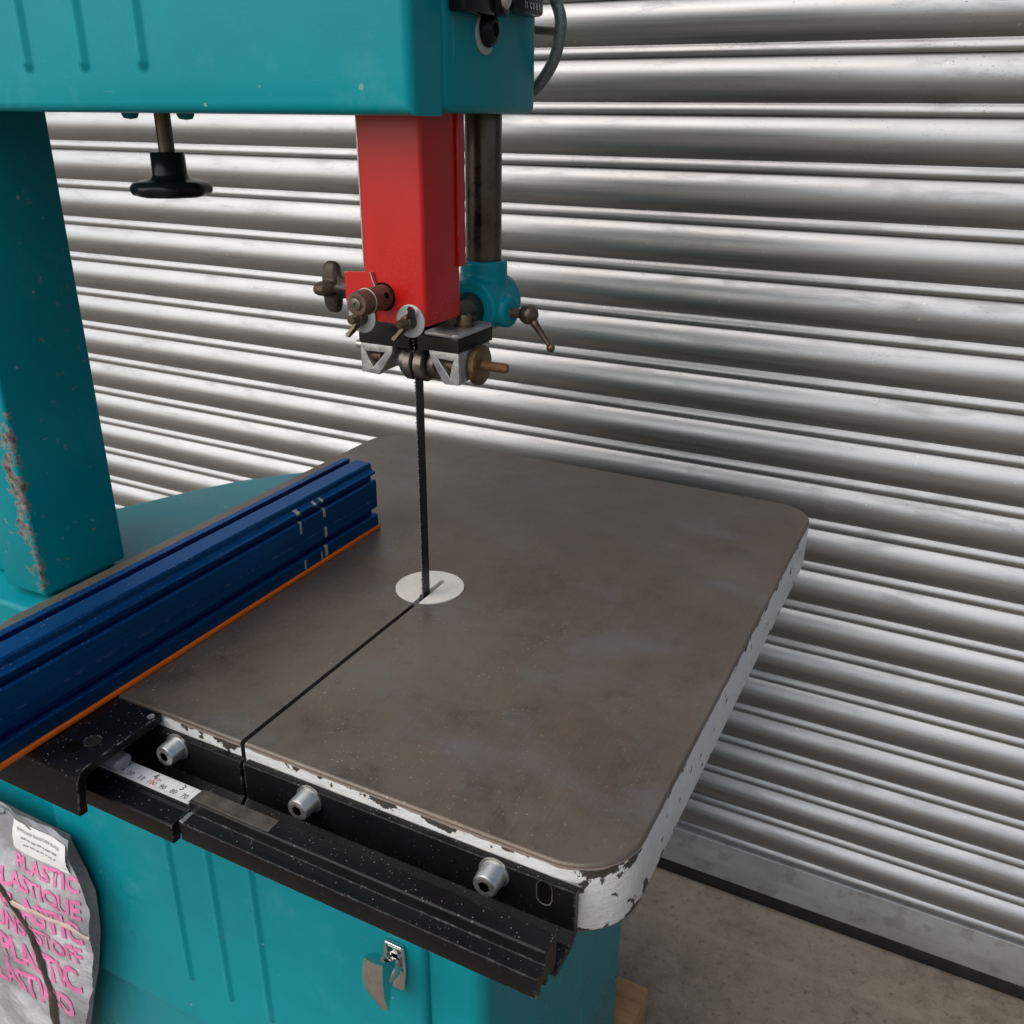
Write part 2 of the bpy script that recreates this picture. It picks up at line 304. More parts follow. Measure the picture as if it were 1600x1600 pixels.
def bbox(x0, x1, y0, y1, z0, z1, bev=0.0, seg=2):
    bm = bmesh.new(); bmesh.ops.create_cube(bm, size=1)
    for v in bm.verts: v.co = Vector(((x0+x1)/2+v.co.x*(x1-x0), (y0+y1)/2+v.co.y*(y1-y0), (z0+z1)/2+v.co.z*(z1-z0)))
    if bev: bmesh.ops.bevel(bm, geom=bm.edges[:], offset=bev, segments=seg, profile=0.5, affect='EDGES')
    return recalc(bm)
def fillet(poly, rad, seg=5):
    """round each corner of a closed 2-D polygon; rad: number or list"""
    out = []; n = len(poly)
    for i, p in enumerate(poly):
        r = rad[i] if isinstance(rad, (list, tuple)) else rad
        p = Vector(p); a = Vector(poly[i-1])-p; b = Vector(poly[(i+1) % n])-p
        if r <= 0 or a.length < 1e-9 or b.length < 1e-9: out.append(tuple(p)); continue
        ang = a.angle(b); 
        if ang > math.pi-0.02: out.append(tuple(p)); continue
        d = min(r/math.tan(ang/2), a.length*0.49, b.length*0.49); rr = d*math.tan(ang/2)
        c = p + (a.normalized()+b.normalized()).normalized()*(rr/math.sin(ang/2)); s = p+a.normalized()*d-c; e = p+b.normalized()*d-c
        tot = s.angle_signed(e)
        for k in range(seg+1):
            t = -tot*k/seg; out.append((c.x+s.x*math.cos(t)-s.y*math.sin(t), c.y+s.x*math.sin(t)+s.y*math.cos(t)))
    return out
def prism(poly, axis, a0, a1, bev=0.0, seg=2, n=1):
    """closed 2-D outline extruded along an axis: 'x' (y,z), 'y' (x,z), 'z' (x,y)"""
    def P(p, a): return {'x': (a, p[0], p[1]), 'y': (p[0], a, p[1]), 'z': (p[0], p[1], a)}[axis]
    bm = bmesh.new(); rings = [[bm.verts.new(P(p, a0+(a1-a0)*k/n)) for p in poly] for k in range(n+1)]
    caps = [bm.faces.new(rings[0]), bm.faces.new(rings[-1][::-1])]
    m = len(poly)
    for k in range(n):
        for i in range(m): bm.faces.new((rings[k][i], rings[k][(i+1) % m], rings[k+1][(i+1) % m], rings[k+1][i]))
    recalc(bm)
    if bev:
        es = {e for f in caps for e in f.edges}; bmesh.ops.bevel(bm, geom=list(es), offset=bev, segments=seg, profile=0.5, affect='EDGES')
    return bm
def lathe(p, d, prof, seg=32, fn=None):
    """revolve [(along, radius)] about the axis p + t d; fn(theta, t) scales the radius"""
    p = Vector(p); d = Vector(d).normalized(); a = d.orthogonal().normalized(); b = d.cross(a)
    bm = bmesh.new(); rings = []
    for t, r in prof:
        if r < 1e-7: rings.append([bm.verts.new(p+d*t)])
        else: rings.append([bm.verts.new(p+d*t+(a*math.cos(q)+b*math.sin(q))*r*(fn(q, t) if fn else 1)) for q in (2*math.pi*i/seg for i in range(seg))])
    for A, B in zip(rings, rings[1:]):
        for i in range(seg):
            j = (i+1) % seg
            if len(A) == 1 and len(B) > 1: bm.faces.new((A[0], B[i], B[j]))
            elif len(B) == 1 and len(A) > 1: bm.faces.new((A[i], A[j], B[0]))
            elif len(A) > 1: bm.faces.new((A[i], A[j], B[j], B[i]))
    for rg in (rings[0], rings[-1]):
        if len(rg) > 1: bm.faces.new(rg)
    return recalc(bm)
def cyl(p, q, r, bev=0.0, seg=28):
    p, q = Vector(p), Vector(q); L = (q-p).length; b = min(bev, r*0.5, L*0.45)
    pr = [(0, r), (L, r)] if b <= 0 else [(0, r-b), (b*0.3, r-b*0.3), (b, r), (L-b, r), (L-b*0.3, r-b*0.3), (L, r-b)]
    return lathe(p, q-p, [(0, 0)]+pr+[(L, 0)], seg)
def thread(p, q, r, pitch=0.0018, depth=0.0006, seg=20):
    p, q = Vector(p), Vector(q); L = (q-p).length; n = max(2, int(L/pitch)); pr = [(0, 0)]
    for i in range(n): pr += [(L*i/n, r-depth), (L*(i+0.5)/n, r)]
    return lathe(p, q-p, pr+[(L, r-depth), (L, 0)], seg)
def tube(pts, r, seg=10, taper=None):
    pts = [Vector(p) for p in pts]; bm = bmesh.new(); rings = []; up = None
    for i, p in enumerate(pts):
        d = (pts[min(i+1, len(pts)-1)]-pts[max(i-1, 0)]).normalized()
        a = d.orthogonal().normalized() if up is None else (up-d*up.dot(d)).normalized(); up = a; b = d.cross(a)
        rr = r*(taper[i] if taper else 1)
        rings.append([bm.verts.new(p+(a*math.cos(q)+b*math.sin(q))*rr) for q in (2*math.pi*k/seg for k in range(seg))])
    for A, B in zip(rings, rings[1:]):
        for i in range(seg): bm.faces.new((A[i], A[(i+1) % seg], B[(i+1) % seg], B[i]))
    bm.faces.new(rings[0]); bm.faces.new(rings[-1][::-1]); return recalc(bm)
def spline(cps, n=12):
    out = []; c = [Vector(p) for p in cps]; c = [2*c[0]-c[1]]+c+[2*c[-1]-c[-2]]
    for i in range(1, len(c)-2):
        for k in range(n):
            t = k/n; a, b, d, e = c[i-1], c[i], c[i+1], c[i+2]
            out.append(0.5*((2*b)+(d-a)*t+(2*a-5*b+4*d-e)*t*t+(3*b-a-3*d+e)*t**3))
    return out+[c[-2]]
def evalmesh(o):
    dg = bpy.context.evaluated_depsgraph_get(); return bpy.data.meshes.new_from_object(o.evaluated_get(dg))
def cast(bm, vox=0.0012, it=6):
    """fuse overlapping solids into one smooth casting"""
    me = bpy.data.meshes.new('t'); bm.to_mesh(me); bm.free(); o = bpy.data.objects.new('t', me); COL.objects.link(o)
    m = o.modifiers.new('r', 'REMESH'); m.mode = 'VOXEL'; m.voxel_size = vox
    s = o.modifiers.new('s', 'SMOOTH'); s.iterations = it; s.factor = 0.5
    me2 = evalmesh(o); bpy.data.objects.remove(o); bpy.data.meshes.remove(me)
    out = bmesh.new(); out.from_mesh(me2); bpy.data.meshes.remove(me2); return out
def text_bm(txt, size, bold=0.0, align='LEFT'):
    cu = bpy.data.curves.new('t', 'FONT'); cu.body = txt; cu.size = size; cu.offset = bold; cu.align_x = align; cu.resolution_u = 3
    o = bpy.data.objects.new('t', cu); COL.objects.link(o); bpy.context.view_layer.update(); me = evalmesh(o)
    bpy.data.objects.remove(o); bpy.data.curves.remove(cu); bm = bmesh.new(); bm.from_mesh(me); bpy.data.meshes.remove(me); return bm
def xform(bm, fn):
    for v in bm.verts: v.co = Vector(fn(v.co))
    return bm

# ------------------------------------------------------------------ the setting
FLOOR = -1.03
bm = bmesh.new(); bmesh.ops.create_grid(bm, x_segments=40, y_segments=40, size=40)
bmesh.ops.translate(bm, verts=bm.verts, vec=(0, 0, FLOOR))
g = link('ground', bm, M['floor'], None, 0); tag(g, kind='structure')

SHY, PITCHZ, ZTOP0 = 0.80, 0.07628, -0.9055       # shutter plane, slat pitch, top of the bottom bar
shut = thing('roller_shutter', (0.3, SHY, FLOOR), 'galvanised steel roller shutter of curved horizontal slats behind the bandsaw', 'roller shutter')
def slat_profile():
    pr = []                                       # (y outward negative, z), z = 0 at the slat's foot
    H = PITCHZ; zt = H-0.0003; zb = 0.0165; c = (zt-zb); s = 0.0125; Rr = c*c/(8*s)+s/2; ha = math.asin(c/2/Rr)
    for i in range(25):
        a = ha-2*ha*i/24; pr.append((-(0.0008+Rr*math.cos(a)-(Rr-s)), (zt+zb)/2+Rr*math.sin(a)))
    # concave run-out into the rolled interlock bead
    e = pr[-1]; cps = [(e[0], 0, e[1]), (-0.0012, 0, 0.0154), (-0.0027, 0, 0.0130), (-0.0041, 0, 0.0100), (-0.0049, 0, 0.0068), (-0.0046, 0, 0.0036), (-0.0034, 0, 0.0013), (0.0000, 0, 0.0002)]
    pr += [(p.x, p.z) for p in spline(cps, 4)[1:]]
    back = [(0.006, 0.001), (0.006, zt+0.003), (0.003, zt+0.003)]
    return pr+back
prof = slat_profile()
def slat_mesh():
    return prism(prof, 'x', -2.3, 2.7, n=24)
slats = []; base = link('slat', slat_mesh(), M['galv'], shut, 50)
base.location = Vector((0, SHY, ZTOP0)) - wpos(shut); slats.append(base)
for k in range(1, 38):
    o = base.copy(); COL.objects.link(o); o.parent = shut
    o.location = base.location + Vector((random.uniform(-.01, .01), random.uniform(-.0006, .0006), PITCHZ*k)); o.rotation_euler = (0, random.uniform(-.0005, .0005), 0); slats.append(o)
def mat_bar():
    t = MT('dull_galvanised_bar'); n = t.rng(t.noise(9, 5, 0.65, t.mapping((1, 2, 2))), 0.32, 0.68); v = t.rng(t.noise(30, 3), 0.55, 0.62)
    c = t.mix(n, (0.33, 0.335, 0.33), (0.44, 0.445, 0.44)); c = t.mix(t.mth('MULTIPLY', v, 0.4), c, (0.22, 0.20, 0.18))
    t.base(Base_Color=c, Metallic=0.55, Roughness=t.rng(n, 0, 1, 0.42, 0.55)); t.bump(t.noise(200, 3), 0.15, 0.001); return t.m
# bottom bar: upright strip over a forward-turned angle
bar = link('bottom_bar', prism(fillet([(-0.009, -0.9075), (0.006, -0.9075), (0.006, -0.998), (-0.004, -0.998), (-0.0125, -0.990), (-0.0125, -0.955)], [.001, .001, .001, .002, .003, .004], 4), 'x', -2.3, 2.7), mat_bar(), shut, 35)
dark_foot = link('dark_foot_strip', prism(fillet([(-0.009, -0.996), (0.005, -0.996), (0.005, -1.0295), (-0.002, -1.0295), (-0.009, -1.012)], .002, 3), 'x', -2.3, 2.7), M['dullblack'], shut, 35); dark_foot.location = Vector((0, SHY, 0)) - wpos(shut)  # near-black strip along the foot of the bottom bar
bar.location = Vector((0, SHY, 0)) - wpos(shut)

# ------------------------------------------------------------------ the bandsaw
saw = thing('bandsaw', (-0.25, 0.12, FLOOR+0.10), 'teal floor-standing bandsaw with cast iron table and red blade guard', 'bandsaw')
T0, T1, TF, TB, TT = -0.288, 0.271, -0.256, 0.340, 0.052
# --- lower cabinet
CB = FLOOR+0.10
plan = [(0.097, -0.096), (0.097, 0.325), (-0.10, 0.44), (-0.36, 0.455), (-0.464, 0.372), (-0.522, 0.302), (-0.555, 0.24), (-0.596, 0.146), (-0.66, -0.02), (-0.66, -0.096)]
cab = link('lower_cabinet', prism(fillet(plan, [.016, .035, .08, .05, .05, .05, .05, .05, .03, .016], 6), 'z', CB, -0.10, 0.006, 3), M['teal_scr'], saw, 35)
# sheet door with rolled edge, three pressed ribs
def door(x0, x1, z0, z1, yf, yb, ribs, rz0, rz1, name, mat, rad=0.008):
    NX, NZ = 240, 150; bm = bmesh.new()
    def ribh(x, z):
        h = 0.0
        for rx in ribs:
            dx = abs(x-rx); dz = max(0.0, rz0-z, z-rz1); d = math.hypot(dx, dz); hw = 0.0075
            if d < hw: t = 1-(d/hw); h = max(h, 0.0034*(t*t*(3-2*t)) if t < 1 else 0.0034)
        return h
    xs = set(); zs = set()
    for i in range(31): xs.add(x0+(x1-x0)*i/30)
    for rx in ribs:
        for k in range(-10, 11): xs.add(rx+0.0085*k/10)
    for k in range(7):
        q = rad*(1-math.cos(k*math.pi/12)); xs.add(x0+q); xs.add(x1-q); zs.add(z0+q); zs.add(z1-q)
    for i in range(25): zs.add(z0+(z1-z0)*i/24)
    for e in (rz0, rz1):
        for k in range(-10, 11):
            if z0 < e+0.0085*k/10 < z1: zs.add(e+0.0085*k/10)
    xs = sorted(xs); zs = sorted(zs); g = []
    for z in zs:
        row = []
        for x in xs:
            d = min(x-x0, x1-x, z-z0, z1-z); y = yf
            if d < rad: y = yf+rad-math.sqrt(max(0, rad*rad-(rad-d)**2))
            row.append(bm.verts.new((x, y-ribh(x, z)+0.0006*math.sin(9*x+2)*math.sin(7*z), z)))
        g.append(row)
    for j in range(len(zs)-1):
        for i in range(len(xs)-1): bm.faces.new((g[j][i], g[j][i+1], g[j+1][i+1], g[j+1][i]))
    bd = [e for e in bm.edges if e.is_boundary]
    r = bmesh.ops.extrude_edge_only(bm, edges=bd)
    for v in r['geom']:
        if isinstance(v, bmesh.types.BMVert): v.co.y = yb
    bm.faces.new([v for v in sorted([v for v in r['geom'] if isinstance(v, bmesh.types.BMVert)], key=lambda v: math.atan2(v.co.z-(z0+z1)/2, v.co.x-(x0+x1)/2))])
    return link(name, recalc(bm), mat, saw, 30)
RIBS = (-0.2925, -0.2315, -0.1725)
ld = door(-0.487, 0.0375, -0.628, -0.115, -0.1045, -0.0962, RIBS, -0.545, -0.2, 'lower_door', M['teal'])
def lerp0(t, pts):
    for (a, x), (b, y) in zip(pts, pts[1:]):
        if t <= b: return x+(y-x)*max(0, (t-a)/(b-a))
    return pts[-1][1]
# chrome T-handle of the lower door
hp = prism(fillet([(-0.011, -0.332), (0.011, -0.332), (0.0128, -0.362), (0.010, -0.390), (-0.010, -0.390), (-0.0128, -0.362)], [.004, .004, .02, .004, .004, .02], 5), 'y', -0.110, -0.1042, 0.002, 3)
xform(hp, lambda c: (c.x+0.006, c.y, c.z))
hp = link('escutcheon', hp, M['chrome'], ld, 35)
neck = lathe((0.006, -0.109, -0.356), (-0.06, -1, 0.02), [(0, .0062), (.0035, .0064), (.0045, .0095), (.006, .0112), (.012, .0110), (.020, .0098), (.022, .0090), (.022, 0)], 28)
pad = bmesh.new(); rows = []; deps = []
for j in range(17):
    t = j/16; z = -0.3265-0.0625*t; hw = 0.0116*(1-0.10*(2*t-1)**2)*(1 if t < .85 else 1-0.9*(t-.85)); row = []
    yc = -0.1345-0.007*math.sin(math.pi*min(1, t*0.8+0.15))+0.003*t
    for q in range(9):
        u = q/8*2-1; row.append((0.0035+u*hw, yc-0.0014*(1-u*u), z-0.006*u*max(0, t-0.4)))
    rows.append(row); deps.append(lerp0(t, [(0, .004), (.10, .012), (.22, .023), (.45, .021), (.70, .010), (1, .0025)]))
fr = [[pad.verts.new(p) for p in r] for r in rows]; bk = [[pad.verts.new((0.0035+(p[0]-0.0035)*(1-6*d_), p[1]+d_, p[2])) for p in r] for r, d_ in zip(rows, deps)]
for A, sgn in ((fr, 1), (bk, -1)):
    for j in range(16):
        for s in range(8):
            f = (A[j][s], A[j][s+1], A[j+1][s+1], A[j+1][s]); pad.faces.new(f if sgn > 0 else f[::-1])
loopA = fr[0]+[r[-1] for r in fr[1:]]+fr[-1][-2::-1]+[r[0] for r in fr[-2:0:-1]]; loopB = bk[0]+[r[-1] for r in bk[1:]]+bk[-1][-2::-1]+[r[0] for r in bk[-2:0:-1]]
for i in range(len(loopA)):
    j = (i+1) % len(loopA); pad.faces.new((loopA[i], loopA[j], loopB[j], loopB[i]))
recalc(pad)
link('handle', join(neck, pad), M['chrome'], ld, 35)
# --- pillar standing on the cabinet
pil = join(bbox(-0.515, -0.45, -0.077, 0.0315, -0.092, 0.95, 0.004, 3), bbox(-0.505, -0.465, -0.065, 0.025, -0.101, -0.090), bbox(-0.70, -0.5148, -0.050, 0.030, -0.099, 0.95, 0.004, 3))
link('pillar', pil, M['teal_chip'], saw, 35)
# --- upper wheel housing and its door
HB = 0.389
link('upper_housing', bbox(-0.72, 0.052, -0.0625, 0.0765, HB+0.001, 1.0, 0.006, 4), M['teal_scr'], saw, 35)
def udoor(): return door(-0.72, 0.0515, HB-0.0005, 1.0, -0.1005, -0.0640, RIBS, 0.4225, 0.90, 'upper_door', M['teal'], 0.007)
udoor()
for xx in (-0.3035, -0.2385):
    link('bolt', lathe((xx, 0.0, HB+0.004), (0, 0, -1), [(0, .0075), (.006, .0072), (.009, .0055), (.010, 0)], 24), M['teal_scr'], saw, 50)
# tensioning handwheel on its rod
KX = -0.2655
link('tension_rod', cyl((KX, 0, HB+0.01), (KX, 0, 0.345), 0.0068), M['rod'], saw)
def lob(q, t): return 1 if t < 0.024 else 1-0.06*(0.5-0.5*math.cos(8*q))*min(1, (t-0.024)/0.006)
link('tension_knob', lathe((KX, 0, 0.3575), (0, 0, -1), [(0, 0), (0, .0137), (.0006, .0143), (.018, .0148), (.0205, .0158), (.0222, .0185), (.0232, .0250), (.0250, .0318), (.0285, .0347), (.0320, .0346), (.0350, .0328), (.0366, .027), (.0368, 0)], 64, lob), M['plastic'], saw, 50)
# --- switch, bolt and cable on the housing's right side
sw = link('limit_switch', join(bbox(0.0525, 0.0655, -0.0560, -0.0150, 0.4495, 0.50, 0.002), bbox(0.0525, 0.0690, -0.0165, 0.0010, 0.4500, 0.50, 0.004), bbox(0.0525, 0.0680, 0.0045, 0.0545, 0.4545, 0.50, 0.003)), M['plastic'], saw, 35)
link('screw', lathe((0.0688, -0.0085, 0.4600), (1, 0, 0), [(0, .0062), (.001, .0060), (.003, .0035), (.0035, 0)], 24), M['steel'], sw, 50)
def marks(x):
    bms = []
    for i in range(5):
        bms.append(xform(text_bm('IC0BS'[i], 0.0058, 0.0001), lambda c, i=i: (x, 0.0255+i*0.0048+c.x*0.8, 0.4580+c.y)))
        bms.append(xform(text_bm('-+10='[i], 0.0044, 0.0001), lambda c, i=i: (x, 0.0257+i*0.0048+c.x, 0.4640+c.y)))
    bms.append(bbox(x-.0001, x, 0.0232, 0.0235, 0.4575, 0.474)); return join(*bms)
link('printed_marks', marks(0.0682), M['whiteink'], sw, 0)
ws = link('washer', cyl((0.0518, -0.0075, 0.4405), (0.0535, -0.0075, 0.4405), 0.0135, 0.0005, 36), M['washer'], saw, 50)
hb = lathe((0.0533, -0.0060, 0.4425), (1, 0, 0), [(0, .0105), (.001, .0112), (.004, .0105), (.0065, .0075), (.0072, .0052), (.0072, .0044), (.0040, .0040), (.0040, 0)], 36)
link('socket_bolt', hb, M['plastic'], ws, 50)
link('pin', cyl((0.035, 0.074, 0.4495), (0.049, 0.113, 0.450), 0.0032, 0.0006), M['rod'], saw)
link('cable', tube(spline([(0.058, 0.050, 0.486), (0.058, 0.076, 0.482), (0.0600, 0.090, 0.469), (0.0649, 0.090, 0.456), (0.0634, 0.090, 0.439), (0.0573, 0.090, 0.4236), (0.0435, 0.090, 0.408), (0.028, 0.082, 0.400), (0.024, 0.070, 0.402)], 10), 0.0046, 14), M['cable'], saw)
link('cable_gland', cyl((0.059, 0.054, 0.484), (0.0585, 0.076, 0.480), 0.0070, 0.0015), M['plastic'], saw, 50)

# --- table: one casting with the blade slot and the insert hole
IX, IY, IR = -0.0045, -0.0085, 0.0312
K = 0.0019
a0 = math.asin((K-IX)/IR); a1 = math.asin((-K-IX)/IR)
outer = fillet([(T1, TF), (T1, TB), (T0, TB), (T0, TF)], 0.042, 12)
# outline: kerf right lip -> round the table -> kerf left lip -> round the hole
i0 = min(range(len(outer)), key=lambda i: (outer[i][1] > TF+1e-5, outer[i][0] < 0, outer[i][0]))
ring = outer[i0:]+outer[:i0]
line = [(K, TF)]+ring+[(-K, TF)]
inner = []
ph0 = -math.pi/2-math.asin(( K+IX)/IR) if False else None
angR = math.atan2(-math.sqrt(IR*IR-(K-IX)**2), K-IX); angL = math.atan2(-math.sqrt(IR*IR-(-K-IX)**2), -K-IX)
tot = (angR-angL) % (2*math.pi); tot = tot-2*math.pi
for i in range(49):
    q = angL+tot*i/48; inner.append((IX+IR*math.cos(q), IY+IR*math.sin(q)))
full = line+inner
NO = len(line)
bm = bmesh.new(); tv = [bm.verts.new((x, y, 0)) for x, y in full]; bv = [bm.verts.new((x, y, -TT)) for x, y in full]
ft = bm.faces.new(tv); fb = bm.faces.new(bv[::-1]); ft.material_index = 0; fb.material_index = 0
for i in range(len(full)):
    j = (i+1) % len(full); f = bm.faces.new((tv[i], bv[i], bv[j], tv[j])); f.material_index = 1 if i < NO-1 else 0
recalc(bm)
es = [e for e in bm.edges if e.verts[0].co.z == 0 and e.verts[1].co.z == 0]
oute = [e for e in es if all(v.co.x in (T0, T1) or v.co.y <= TF+1e-6 or v.co.y >= TB-1e-6 or math.hypot(v.co.x-IX, v.co.y-IY) > 0.2 for v in e.verts)]
bmesh.ops.bevel(bm, geom=oute+[e for e in bm.edges if e.verts[0].co.z < -0.05 and e.verts[1].co.z < -0.05 and e.calc_length() > 0 and all(math.hypot(v.co.x-IX, v.co.y-IY) > 0.2 for v in e.verts)], offset=0.0022, segments=3, profile=0.5, affect='EDGES')
bmesh.ops.triangulate(bm, faces=[f for f in bm.faces if len(f.verts) > 4])
table = link('table', bm, [M['iron'], M['rim']], saw, 38)
link('trunnion', bbox(-0.22, -0.04, 0.0, 0.20, -0.101, -0.0515, 0.006), M['dullblack'], table)
# insert: two halves beside the blade slot
def insert():
    pts = []
    sx0, sx1, sy = -0.0022, 0.0028, 0.010
    for i in range(72):
        q = 2*math.pi*i/72; pts.append((IX+0.0307*math.cos(q), IY+0.0307*math.sin(q)))
    st = min(range(72), key=lambda i: abs(pts[i][0]-sx0) if pts[i][1] < IY else 9)
    pts = pts[st:]+pts[:st]                         # counter-clockwise from the slot's left lip
    pts = [p for p in pts if not (p[1] < IY and sx0 <= p[0] <= sx1)]
    yl = IY-math.sqrt(0.0307**2-(sx0-IX)**2); yr = IY-math.sqrt(0.0307**2-(sx1-IX)**2)
    rest = [p for p in pts]
    rest.sort(key=lambda p: (math.atan2(p[1]-IY, p[0]-IX)-math.atan2(yr-IY, sx1-IX)) % (2*math.pi))
    return [(sx1, yr)]+rest+[(sx0, yl), (sx0, -0.030), (sx0-0.0016, -0.027), (sx0-0.0013, -0.020), (sx0, -0.0165), (sx0+0.0004, sy-0.002), (sx0+0.003, sy), (sx1, sy-0.001)]
bm = prism(insert(), 'z', -0.0045, 0.0008); bmesh.ops.triangulate(bm, faces=[f for f in bm.faces if len(f.verts) > 4])
ins = link('table_insert', bm, M['insert'], table, 40, 'cream round insert with a chipped blade slot')
link('insert_hole_shade', cyl((IX, IY, -0.040), (IX, IY, -0.030), 0.0309), M['dark'], table)  # black disc stands in for the shade beneath the blade slot
# --- blade: thin band with teeth on the front edge
bm = bmesh.new(); zb, zt, yf, yb, th = -0.05, 0.30, -0.0275, -0.0165, 0.0004
pitch = 0.0028; n = int((zt-zb)/pitch); L = []
for i in range(n):
    z = zb+i*pitch; L += [(yf, z), (yf-0.0009, z+0.0004), (yf+0.0001, z+0.0021)]
poly = L+[(yb, zt), (yb, zb)]
bm = prism(poly, 'x', -th, th); bmesh.ops.triangulate(bm, faces=[f for f in bm.faces if len(f.verts) > 4])
bl = link('blade', bm, M['blade'], saw, 0)
bms = []
for i in range(n):
    z = zb+i*pitch; s = (-1, 1, 0)[i % 3]*0.0004
    bms.append(bbox(s-0.0005, s+0.0005, yf-0.0011, yf-0.0003, z+0.0001, z+0.0010))
tt = link('teeth', join(*bms), M['tooth'], bl, 0); tt['kind'] = 'stuff'

# --- front rail
def both(prof2, xa, xb, rad=0.0008, bev=0.0004): return prism(fillet(prof2, rad, 3), 'x', xa, xb, bev, 1)
ANG = [(-0.2562, -0.0115), (-0.2620, -0.0115), (-0.2622, -0.0405), (-0.2680, -0.0460), (-0.2860, -0.0460), (-0.2860, -0.0520), (-0.2640, -0.0520), (-0.2562, -0.0465)]
TRK = [(-0.2845, -0.0455), (-0.2845, -0.0218), (-0.2855, -0.0208), (-0.2975, -0.0208), (-0.2985, -0.0218), (-0.2985, -0.0300), (-0.3085, -0.0300), (-0.3090, -0.0305), (-0.3090, -0.0448), (-0.3040, -0.0448), (-0.3040, -0.0400), (-0.2985, -0.0400), (-0.2985, -0.0455), (-0.2945, -0.0455), (-0.2945, -0.0420), (-0.2905, -0.0420), (-0.2905, -0.0455)]
rail = link('front_rail', join(both(ANG, 0.0045, 0.2475), both(ANG, -0.62, 0.0015)), M['black'], saw, 30)
link('rail_track', both(TRK, -0.0095, 0.2465), M['black'], rail, 30)
TR2 = [(-0.2845, -0.0455), (-0.2845, -0.0310), (-0.2965, -0.0310), (-0.2985, -0.0320), (-0.3115, -0.0320), (-0.3125, -0.0330), (-0.3125, -0.0470), (-0.3060, -0.0470), (-0.3060, -0.0430), (-0.2965, -0.0430), (-0.2965, -0.0455)]
link('rail_track', both(TR2, -0.62, -0.0130), M['black'], rail, 30)
link('bare_strip', bbox(-0.0085, 0.055, -0.2970, -0.2858, -0.0209, -0.0203, 0.0002, 1), M['worn'], rail)
link('end_tab', bbox(-0.0098, -0.0062, -0.3085, -0.2990, -0.0301, -0.0294, 0.0002, 1), M['steel'], rail)
# slot at the right end: a flat black plate painted as its inner shade
def capsule(cy, cz, hw, hh, n=10):
    return [(cy+hw*math.cos(a), cz+hh-hw+hw*math.sin(a)) for a in (math.pi*i/n for i in range(n+1))]+[(cy-hw*math.cos(a), cz-hh+hw-hw*math.sin(a)) for a in (math.pi*i/n for i in range(n+1))]
link('slot', prism(capsule(0.2285, -0.0195, 0.0046, 0.0085), 'y', -0.26245, -0.2620), M['dark'], rail)
c0 = capsule(0.2285, -0.0195, 0.0046, 0.0085, 8); bm = bmesh.new()
o_ = [bm.verts.new((x*1.0+(x-0.2285)*0.12, -0.26265, -0.0195+(z+0.0195)*1.07)) for x, z in c0]; i_ = [bm.verts.new((x, -0.26245, z)) for x, z in c0]
for i in range(len(c0)): j = (i+1) % len(c0); bm.faces.new((o_[i], o_[j], i_[j], i_[i]))
link('slot_rim', bm, M['steel'], rail)
def capbolt(x, z):
    p = (x, -0.2615, z); parts = join(lathe(p, (0, -1, 0), [(0, .0098), (.0004, .0100), (.0018, .0100), (.0018, .0086), (.0022, .0084), (.0125, .0078), (.0135, .0072), (.0138, .0062), (.0138, .0038)], 36, None),
        lathe((x, -0.2615-0.0138, z), (0, 1, 0), [(0, .0038), (.0050, .0037), (.0050, 0)], 6))
    return parts
cb = []
for x in (-0.0555, 0.0600, 0.1960): cb.append(link('bolt', capbolt(x, -0.0190), M['steel'], rail, 35))
# scale tape on the left track, numbers running right to left as fitted
TX0, TX1 = -0.0858, -0.0168; TY0, TY1 = -0.2932, -0.2805; TZ = -0.0290
tape = link('scale_tape', bbox(TX0-0.02, TX1, TY0, TY1, -0.0312, TZ, 0.0002, 1), M['tape'], rail)
def ttxt(s, x, y, size, bold=0.00002):
    return xform(text_bm(s, size, bold, 'CENTER'), lambda c: (x+c.x, y+c.y, TZ+0.00015))
X70 = -0.0232; mm = -0.001                          # the 70 mark, and one millimetre towards the left
blk = [ttxt('70', X70, TY0+0.0014, 0.0054), ttxt('80', X70+10*mm, TY0+0.0014, 0.0054), ttxt('90', X70+20*mm, TY0+0.0014, 0.0054), ttxt('10', X70+40*mm, TY0+0.0014, 0.0054), ttxt('20', X70+50*mm, TY0+0.0014, 0.0054), ttxt('8', X70+58*mm, TY0+0.0020, 0.0050),
       ttxt('3', X70+7*mm, TY0+0.0064, 0.0072, .0000), ttxt('4', X70+32*mm, TY0+0.0064, 0.0072, .0000), ttxt('5', X70+57.5*mm, TY0+0.0064, 0.0072, .0000)]
tk = []
for i in range(-5, 62):
    x = X70+i*mm; h = 0.0016 if i % 5 else 0.0022
    tk.append(bbox(x-.00006, x+.00006, TY0+0.0001, TY0+0.0001+h*0.6, TZ, TZ+0.00012))
for i in range(0, 60):
    x = X70+(i*25.4/16-14)*mm
    if TX0 < x < TX1: tk.append(bbox(x-.00007, x+.00007, TY1-(0.0044 if i % 8 == 0 else 0.003 if i % 4 == 0 else 0.0018), TY1-.0001, TZ, TZ+0.00012))
link('black_figures', join(*blk), M['ink'], tape, 0); link('scale_marks', join(*tk), M['greyink'], tape, 0)
link('red_figures', join(ttxt('100', X70+30*mm, TY0+0.0014, 0.0054), ttxt('cm', X70+28*mm, TY0+0.0060, 0.0044, 0)), M['redink'], tape, 0)
link('tape_end', bbox(TX1-0.0002, TX1+0.0012, TY0-0.0004, TY1+0.0004, -0.0325, TZ+0.0006, 0.0003, 1), M['steel'], tape)

